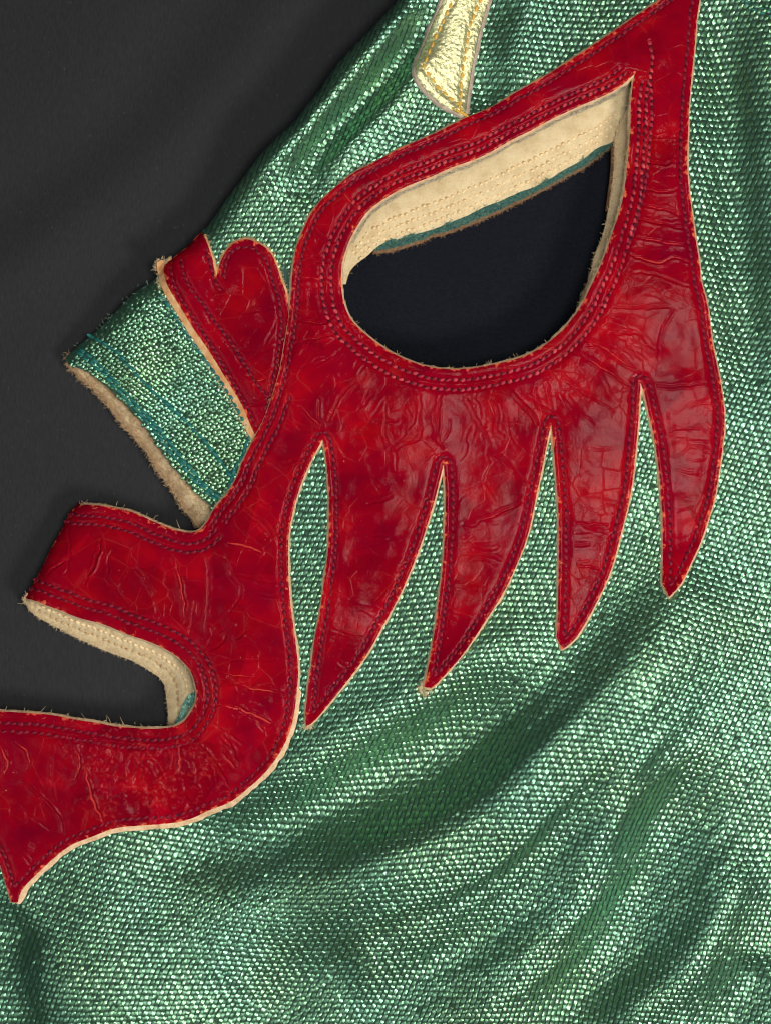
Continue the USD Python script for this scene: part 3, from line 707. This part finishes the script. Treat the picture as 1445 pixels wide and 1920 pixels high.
def edge_fibres(parent, poly, count, seed, mat, lo=3, hi=10, thick=4, zone=None):
    r = np.random.default_rng(seed)
    b = boundary_samples(poly.buffer(3), 1.0)
    if zone is not None: b = b[inside(zone, b)]
    b = b[inside(view.difference(FOLDS), b)]
    i = r.integers(0, len(b), count)
    c = b[i] + r.normal(0, 1.2, (count, 2))
    th = r.uniform(0, 2 * np.pi, count); ln = r.uniform(lo, hi, count) * U
    z0 = F(c) + r.uniform(0, thick, count)
    d1 = np.stack([np.cos(th) * ln * 0.5, np.sin(th) * ln * 0.5, r.uniform(-0.1, 0.5, count) * ln], 1)
    th2 = th + r.normal(0, 0.8, count)
    d2 = d1 + np.stack([np.cos(th2) * ln * 0.5, np.sin(th2) * ln * 0.5, r.uniform(-0.4, 0.4, count) * ln], 1)
    return hairs('loose_fibres', W(c[:, 0], c[:, 1], z0), [d1, d2], 0.32 * U, mat, parent, kind='stuff')

# nose piece first (it passes under the main piece)
mit_rows = [curve([(386,470),(396,500),(405,530),(412,542)], 3.0), curve([(420,520),(424,492),(436,472),(455,463),(475,467),(494,482),(506,505),(514,535),(522,560),(526,585)], 3.0),
            curve([(526,590),(526,625),(521,665),(514,700),(507,735),(498,765)], 3.0),
            curve([(318,500),(325,530),(340,560),(358,588),(380,622),(404,660),(428,700),(449,738),(466,770),(478,798)], 3.0),
            curve([(338,486),(345,515),(360,545),(384,575),(400,600),(425,630),(445,662),(466,695),(483,722),(500,742)], 3.0)]
MR = np.vstack([resample(r, 2.0) for r in mit_rows]); MH = np.vstack([resample(r, 13.0) for r in mit_rows])
mit_vis = mitten.difference(trim.buffer(-30))
mit_vis = max(geoms(mit_vis), key=lambda g: g.area)
NOSE, pn, zn = leather_part('red_nose_trim', mit_vis, 2.8, 8.0, RED, MASK, cKDTree(MR), cKDTree(MH), label='mitten shaped red leather patch beside the nose')
ex = LineString(curve([(476,812),(469,797),(453,761),(433,727),(409,688),(386,651),(363,618),(343,585),(326,558),(312,532),(304,505),(303,496)])).buffer(11, single_sided=False)
cut_edge('cut_edge', mit_vis, 4.0, 8.0, EDGE_O, NOSE, extra=ex.difference(trim))
edge_fibres(NOSE, mit_vis.union(ex.difference(trim)), 900, 5, FUZZ, 3, 8)

TRIM, pt, zt = leather_part('red_flame_trim', trim, 2.3, 12.0, RED, MASK, label='large red leather piece framing eye and mouth with four claw points')
ex2 = LineString(curve([(36,1688),(56,1654),(80,1631),(110,1604),(140,1583),(166,1574),(199,1561),(226,1554),(266,1551),(306,1549),(339,1545),(365,1537),(399,1521),(428,1509),(462,1483),(499,1448),(526,1411),(543,1376),(553,1339),(558,1299)])).buffer(7.5)
cut_edge('cut_edge', trim, 3.6, 12.0, EDGE, TRIM, extra=ex2)
edge_fibres(TRIM, trim, 1100, 6, FUZZ, 3, 7, 8)
edge_fibres(TRIM, Point(796, 1291).buffer(5), 130, 8, FUZZ, 5, 13, 6)
edge_fibres(TRIM, Point(577, 1359).buffer(4), 90, 9, FUZZ, 4, 10, 6)
edge_fibres(TRIM, trim, 60, 7, FUZZ, 8, 20, 8, zone=Polygon([(-50,900),(430,900),(430,1420),(-50,1420)]))

fold_wall('folded_side', fold2[3:], RED, TRIM, 10.0)
fold_wall('folded_side', fold1[k1:k2 + 1], RED, NOSE, 6.0)
# stitches
ZK = cKDTree(pt)
def place(st, KD, zsrc, extra=0.0):
    xy, zz, f = st
    c = xy.mean(0)
    return W(xy[:, 0], xy[:, 1], F(xy) + zsrc + zz + extra), f

def stitches(parent, sts, thick, singles, mat_single, mat_many, many_name, name='stitch', sink=2.3):
    vis = [s for s in sts if -8 < s[0][:, 0].mean() < 1453 and -8 < s[0][:, 1].mean() < 1928]
    first, rest = vis[:singles], vis[singles:]
    for xy, zz, f in first:
        obj(name, W(xy[:, 0], xy[:, 1], F(xy) + thick - sink + zz), f, mat_single, parent)
    if rest:
        V, Fc, o = [], [], 0
        for xy, zz, f in rest:
            V.append(W(xy[:, 0], xy[:, 1], F(xy) + thick - sink + zz)); Fc.append(f + o); o += len(xy)
        obj(many_name, np.vstack(V), np.vstack(Fc), mat_many, parent, kind='stuff')
    print(name, len(first), len(rest))

eye_st = lay_stitches(eye_rows, 14.4, 7.0, 4.6, -1.05, 1, 13.0)
row_st = lay_stitches([r for r, s in red_rows], 14.4, 7.0, 4.6, -1.05, 2, 14.0)
def half_step(rows, spacing):
    return [(lambda q: (q[:-1] + q[1:]) / 2)(resample(r, spacing)) for r in rows]
ply = lay_stitches(half_step(eye_rows, 13.0), 12.5, 6.6, 3.4, 1.5, 15, 13.0) + lay_stitches(half_step([r for r, s in red_rows], 14.0), 13.5, 6.6, 3.4, 1.5, 16, 14.0)
row_st.sort(key=lambda s: abs(s[0][:, 0].mean() - 760) + abs(s[0][:, 1].mean() - 900))
stitches(TRIM, eye_st + row_st, 12.0, 300, THREAD1, THREAD, 'stitching')
stitches(TRIM, ply, 12.0, 0, THREAD_D, THREAD_D, 'gap_shade_stitching')
stitches(NOSE, lay_stitches(half_step(mit_rows, 13.0), 12.5, 6.0, 3.2, 1.5, 17, 13.0), 8.0, 0, THREAD_D, THREAD_D, 'gap_shade_stitching')
stitches(NOSE, lay_stitches(mit_rows, 13.5, 6.4, 4.2, -1.2, 3, 13.0), 8.0, 0, THREAD1, THREAD, 'stitching')

# ------------------------------------------------------------------ gold strip
p, f = tri_mesh(gold_poly, 3.0)
d = cKDTree(boundary_samples(gold_poly, 2)).query(p)[0]
gs_l = curve([(875,-60),(852,0),(835,30),(812,80),(794,130),(802,143),(829,173),(859,196)], 3.0)
gs_r = curve([(920,-60),(899,0),(885,37),(874,86),(867,133),(862,193)], 3.0)
dr = cKDTree(np.vstack([gs_l, gs_r])).query(p)[0]
zg = F(p) + 10 - 5 * np.exp(-d / 4) - 3 * np.exp(-(dr / 6) ** 2) + 1.6 * (meshkit.fbm(np.c_[p / 20, np.zeros(len(p))], 3, 9) - 0.5)
GOLDP = obj('gold_strip', W(p[:, 0], p[:, 1], zg), f, GOLD, MASK, label='crinkled pale gold leather strip with pointed end')
GEDGE = simple('pinkish_grey_edge', [(0.3, (0.33, 0.25, 0.20)), (0.7, (0.52, 0.42, 0.35))], 0.1, 0.85, 2, 0.3)
cut_edge('cut_edge', gold_poly, 5.0, 10.0, GEDGE, GOLDP)
stitches(GOLDP, lay_stitches([gs_l, gs_r], 15, 5.5, 4.5, -0.3, 4, 16.0), 10.0, 200, YTHREAD, YTHREAD, 'yellow_stitching', 'yellow_stitch')
kn = lay_stitches([curve([(850,207),(862,212),(874,219)]), curve([(860,200),(866,212),(872,214)])], 13, 5, 5, 0.9, 14, 7.0)
stitches(GOLDP, kn, 11.0, 20, YTHREAD, YTHREAD, 'yellow_stitching', 'yellow_stitch')

# ------------------------------------------------------------------ teal seams of the nose fabric
seamA = curve([(166,627),(190,642),(213,656),(252,699),(292,739),(332,775),(372,815),(409,862),(428,888)], 3.0)
seamB = curve([(150,655),(176,677),(199,699),(239,742),(279,785),(309,822),(349,872),(384,910),(416,938)], 3.0)
seamB2 = seamB + [-6, 5]
seamC = curve([(305,556),(309,563),(342,616),(382,672),(425,732),(462,798)], 3.0)
seamD = curve([(466,820),(455,848),(440,880),(424,925)], 3.0)
stitches(FLAP, lay_stitches([seamB, seamB2, seamA, seamC, seamD], 19, 7.6, 5.0, -0.35, 8, 15.0), 4.2, 200, TTHREAD, TTHREAD, 'teal_stitching', 'teal_stitch')
stitches(FAB, lay_stitches([curve([(1385,-20),(1400,4),(1420,16),(1452,30)], 3.0), curve([(1378,-12),(1394,10),(1415,24),(1452,40)], 3.0)], 17, 6.0, 4.0, -0.35, 18, 15.0), 1.5, 200, TTHREAD, TTHREAD, 'teal_stitching', 'teal_stitch')
edge_fibres(FLAP, LineString(fold1[-120:]).buffer(1.0), 50, 9, simple('pale_green_fibres', [(0.3, (0.10, 0.2, 0.14)), (0.7, (0.3, 0.42, 0.32))], 0.2, 0.7), 3, 9, 8)

# ------------------------------------------------------------------ beige linings seen inside the openings
def ruled(name, up, lo, zu, zl, mat, parent, n=None, mcross=14, bulge=0.0, noise=3.0, pits=None, **m):
    n = n or int(LineString(up).length / 4)
    A, B = resample(np.array(up, float), n=n), resample(np.array(lo, float), n=n)
    t = np.linspace(0, 1, mcross)
    P = A[:, None] * (1 - t)[None, :, None] + B[:, None] * t[None, :, None]
    zu, zl = (np.interp(np.linspace(0, 1, n), np.linspace(0, 1, len(np.atleast_1d(k))), np.atleast_1d(k)) for k in (zu, zl))
    Z = zu[:, None] * (1 - t) + zl[:, None] * t + bulge * np.sin(np.pi * t)[None]
    flat = P.reshape(-1, 2)
    nz = (meshkit.fbm(np.c_[flat / 14, np.zeros(len(flat))], 3, 19) - 0.5).reshape(n, mcross)
    Z = Z + noise * 2 * nz
    if pits is not None:
        dp = cKDTree(pits).query(flat)[0].reshape(n, mcross)
        Z = Z - 4.5 * np.exp(-(dp / 4.5) ** 2)
    i = np.arange(n * mcross).reshape(n, mcross)
    q = np.stack([i[:-1, :-1], i[:-1, 1:], i[1:, 1:], i[1:, :-1]], -1).reshape(-1, 4)
    f = np.vstack([q[:, [0, 1, 2]], q[:, [0, 2, 3]]])
    v = W(P[..., 0].ravel(), P[..., 1].ravel(), Z.ravel())
    if np.cross(v[f[:, 1]] - v[f[:, 0]], v[f[:, 2]] - v[f[:, 0]])[:, 2].mean() < 0: f = f[:, ::-1]
    pth = obj(name, v, f, mat, parent, **m)
    return pth, P, Z

def felt_fibres(parent, P, Z, count, seed, mat=None, ln=(3, 8), rad=0.4, edge_bias=0.0):
    r = np.random.default_rng(seed); n, mc = Z.shape
    i = r.integers(0, n - 1, count); u = r.random(count)
    if edge_bias: u = 1 - (1 - u) * np.where(r.random(count) < edge_bias, 0.12, 1)
    j = np.clip((u * (mc - 1)).astype(int), 0, mc - 2)
    c = P[i, j] + r.normal(0, 1.5, (count, 2)); z = Z[i, j] - 0.5
    th = r.uniform(0, 2 * np.pi, count); l = r.uniform(*ln, count) * U
    d1 = np.stack([np.cos(th) * l * 0.5, np.sin(th) * l * 0.5, r.uniform(0.05, 0.5, count) * l], 1)
    th2 = th + r.normal(0, 0.9, count)
    d2 = d1 + np.stack([np.cos(th2) * l * 0.5, np.sin(th2) * l * 0.5, r.uniform(-0.4, 0.3, count) * l], 1)
    hairs('loose_fibres', W(c[:, 0], c[:, 1], z), [d1, d2], rad * U, mat or FUZZ, parent, kind='stuff')

def lining_stitches(parent, P, Z, fr, spacing, mat, length=11, width=4.5, height=3.0, seed=0, name='lining_stitch', span=(0.03, 0.97)):
    n, mc = Z.shape
    k = fr * (mc - 1); j = int(k); w = k - j
    line = P[:, j] * (1 - w) + P[:, min(j + 1, mc - 1)] * w
    zl = Z[:, j] * (1 - w) + Z[:, min(j + 1, mc - 1)] * w
    a, b = int(span[0] * n), int(span[1] * n)
    line, zl = line[a:b], zl[a:b]
    KD = cKDTree(line)
    for xy, zz, f in lay_stitches([line], length, width, height, 0.5, seed, spacing):
        if inside(trim, xy[:1])[0]: continue
        z = zl[KD.query(xy.mean(0))[1]]
        obj(name, W(xy[:, 0], xy[:, 1], z + zz + 0.8), f, mat, parent)

# eye: broad band under the brow
up = curve([(1215,120),(1187,141),(1159,160),(1126,176),(1093,188),(1060,202),(1026,218),(993,236),(960,252),(925,272),(885,290),(845,304),(812,318),(779,330),(746,345),(710,365),(680,390),(658,415),(640,450),(630,490),(628,530)], 4)
lo = curve([(1160,258),(1150,264),(1119,276),(1100,292),(1060,316),(1016,342),(960,366),(912,385),(862,408),(812,426),(762,443),(719,457),(695,472),(676,487),(660,503),(652,518),(648,532)], 4) - [0, 4]
lo = lo + np.stack([np.zeros(len(lo)), 7 * (meshkit.fbm(np.c_[lo / 30, np.zeros(len(lo))], 3, 3) - 0.5)], 1)
pit = np.vstack([resample(up * (1 - f_) + resample(lo, n=len(up)) * f_, 11.0) for f_ in (0.55, 0.72, 0.88)])
EYEL, Pe, Ze = ruled('eye_lining', up, lo, [66, 64, 62, 60, 58, 56], [40, 42, 44, 44, 42, 48], FELT, MASK, mcross=26, bulge=6, noise=0.9, pits=pit, label='beige felt band seen through the eye hole')
felt_fibres(EYEL, Pe, Ze, 3000, 31, None, (2, 6), 0.25)
for k, fr in enumerate((0.55, 0.72, 0.88)):
    lining_stitches(EYEL, Pe, Ze, fr, 11.5, BTHREAD, 9.5, 6.0, 6.0, 40 + k, span=(0.05, 0.9))
lo2 = curve([(1152,268),(1130,286),(1093,312),(1060,331),(1026,349),(960,383),(912,404),(862,423),(812,441),(762,458),(730,467),(700,472)], 4) - [0, 7]
lo2 = lo2 + np.stack([np.zeros(len(lo2)), 7 * (meshkit.fbm(np.c_[lo2 / 22, np.zeros(len(lo2))], 3, 6) - 0.5)], 1)
lo1 = lo[:int(np.argmin(np.linalg.norm(lo - [700, 466], axis=1)))]
_, Pt, Zt = ruled('teal_hem', lo1 + [0, -2], lo2, [39, 43, 43, 41], [26, 28, 28, 28], TEALCLOTH, EYEL, mcross=10, noise=7)
felt_fibres(EYEL, Pt, Zt, 2600, 33, simple('teal_fibres', [(0.3, (0.02, 0.10, 0.09)), (0.7, (0.12, 0.28, 0.22))], 0.2, 0.7), (3, 7))
_, Pb, Zb = ruled('worn_edge', lo2 + [0, -1], lo2 + [-2, 5], [26, 28, 28], [14, 14, 14], BROWN, EYEL, mcross=4, noise=3)
felt_fibres(EYEL, Pb, Zb, 1400, 34, simple('brown_fibres', [(0.3, (0.2, 0.1, 0.05)), (0.7, (0.45, 0.28, 0.15))], 0.2, 0.9), (3, 9))
# greyish raw layer right under the leather rim
ue = curve(EYE_TOP[:-2], 4.0); tq = np.gradient(ue, axis=0); tq /= np.linalg.norm(tq, axis=1)[:, None]
ne = np.stack([tq[:, 1], -tq[:, 0]], 1)
if not eye.contains(Point(*(ue[40] + ne[40] * 6))): ne = -ne
wv = 7.5 + 6 * (meshkit.fbm(np.c_[ue / 25, np.zeros(len(ue))], 3, 12) - 0.5)
RAW = simple('greyish_raw_layer', [(0.3, (0.24, 0.20, 0.14)), (0.7, (0.46, 0.40, 0.29))], 0.2, 0.95, 3, 0.3, spec=0.1)
_, Pu, Zu = ruled('inner_layer', ue - ne * 12, ue + ne * wv[:, None], [88, 88], [84, 82], RAW, EYEL, mcross=6, noise=2)
felt_fibres(EYEL, Pu, Zu, 900, 38, RAW, (3, 7), edge_bias=0.5)
# left end of the eye band without hem: pale worn edge
# eye: narrow strips on the right side
upR = curve([(1200,150),(1192,200),(1190,260),(1186,320),(1178,380),(1163,430),(1148,475),(1132,512),(1112,550),(1094,585)], 4)
loR = curve([(1158,240),(1155,265),(1154,299),(1149,349),(1141,399),(1126,455),(1119,470),(1108,510),(1097,543),(1086,570)], 4)
_, Pr, Zr = ruled('eye_side_lining', upR, loR, [84, 84, 86, 88], [46, 52, 58, 66], FELT, MASK, mcross=12, noise=2.5, bulge=4, label='narrow fuzzy beige edge along the right side of the eye hole')
felt_fibres(MASK + '/eye_side_lining', Pr, Zr, 1500, 35, None, (3, 9), edge_bias=0.4)
_, Pr2, Zr2 = ruled('worn_edge', loR[:int(len(loR) * .45)] + [1, 0], loR[:int(len(loR) * .45)] + [-5, 2], [46, 50], [30, 34], BROWN, MASK + '/eye_side_lining', mcross=4, noise=2)

# mouth: inside of the folded strap
upM = curve([(36,1118),(60,1118),(86,1126),(116,1136),(150,1149),(186,1158),(213,1167),(239,1178),(272,1189),(299,1200),(330,1214),(356,1233),(374,1258),(382,1290),(378,1325),(352,1360)], 4)
loM = curve([(37,1128),(46,1146),(66,1163),(100,1181),(133,1199),(159,1211),(193,1226),(226,1238),(252,1249),(276,1264),(295,1278),(303,1292),(306,1312),(309,1338),(310,1352),(312,1372)], 4)
pitM = np.vstack([resample(upM * (1 - f_) + resample(loM, n=len(upM)) * f_, 12.0) for f_ in (0.45, 0.68)])
MOU, Pm, Zm = ruled('mouth_lining', upM, loM, [24, 50, 58, 62, 68, 70], [16, 14, 12, 14, 18, 22], FELT, MASK, mcross=20, noise=2.6, bulge=5, pits=pitM, label='beige felt inside of the folded red strap')
felt_fibres(MOU, Pm, Zm, 3600, 36, None, (3, 8), edge_bias=0.2)
for k, fr in enumerate((0.45, 0.68)):
    lining_stitches(MOU, Pm, Zm, fr, 12.0, BTHREAD if k == 0 else simple('tan_thread', [(0.3, (0.30, 0.17, 0.07)), (0.7, (0.62, 0.45, 0.25))], 0.05, 0.7), 9.5, 5.2, 4.2, 50 + k, span=(0.1, 0.93))
# scrap of green lining fabric in the mouth corner
scrap = outline([(376,1292),(366,1296),(347,1311),(337,1333),(328,1352),(322,1364)], [(322,1364),(350,1372),(385,1340)], [(385,1340),(376,1292)])
ps, fs = tri_mesh(scrap, 4.0)
zs = 66 - 0.35 * (376 - ps[:, 0]) + 5 * (meshkit.fbm(np.c_[ps / 12, np.zeros(len(ps))], 3, 2) - 0.5)
SCR = simple('crumpled_green_lame', [(0.3, (0.06, 0.24, 0.20)), (0.7, (0.28, 0.52, 0.40))], 0.12, 0.3, 8, 0.10, metallic=0.8)
obj('fabric_scrap', W(ps[:, 0], ps[:, 1], zs), fs, SCR, MOU)

# nose flap: fuzzy beige back layer
upN = curve([(116,668),(133,680),(162,690),(189,711),(216,734),(242,761),(270,791),(293,825),(323,866),(345,890),(366,912),(388,935),(406,952)], 4) + [6, -6]
loN = curve([(117,672),(143,705),(173,731),(196,758),(213,781),(239,811),(259,834),(279,861),(292,886),(312,910),(326,930),(339,955),(355,973),(372,998)], 4)
FLL, Pf, Zf = ruled('nose_lining', upN, loN, [16, 34, 44, 48, 54], [12, 12, 14, 16, 24], FELT, MASK, mcross=12, noise=4, bulge=5, label='fuzzy tan felt edge below the green nose fabric')
felt_fibres(FLL, Pf, Zf, 4200, 37, simple('tan_fibres', [(0.3, (0.34, 0.20, 0.10)), (0.7, (0.66, 0.47, 0.28))], 0.2, 0.9), (5, 14), edge_bias=0.45)
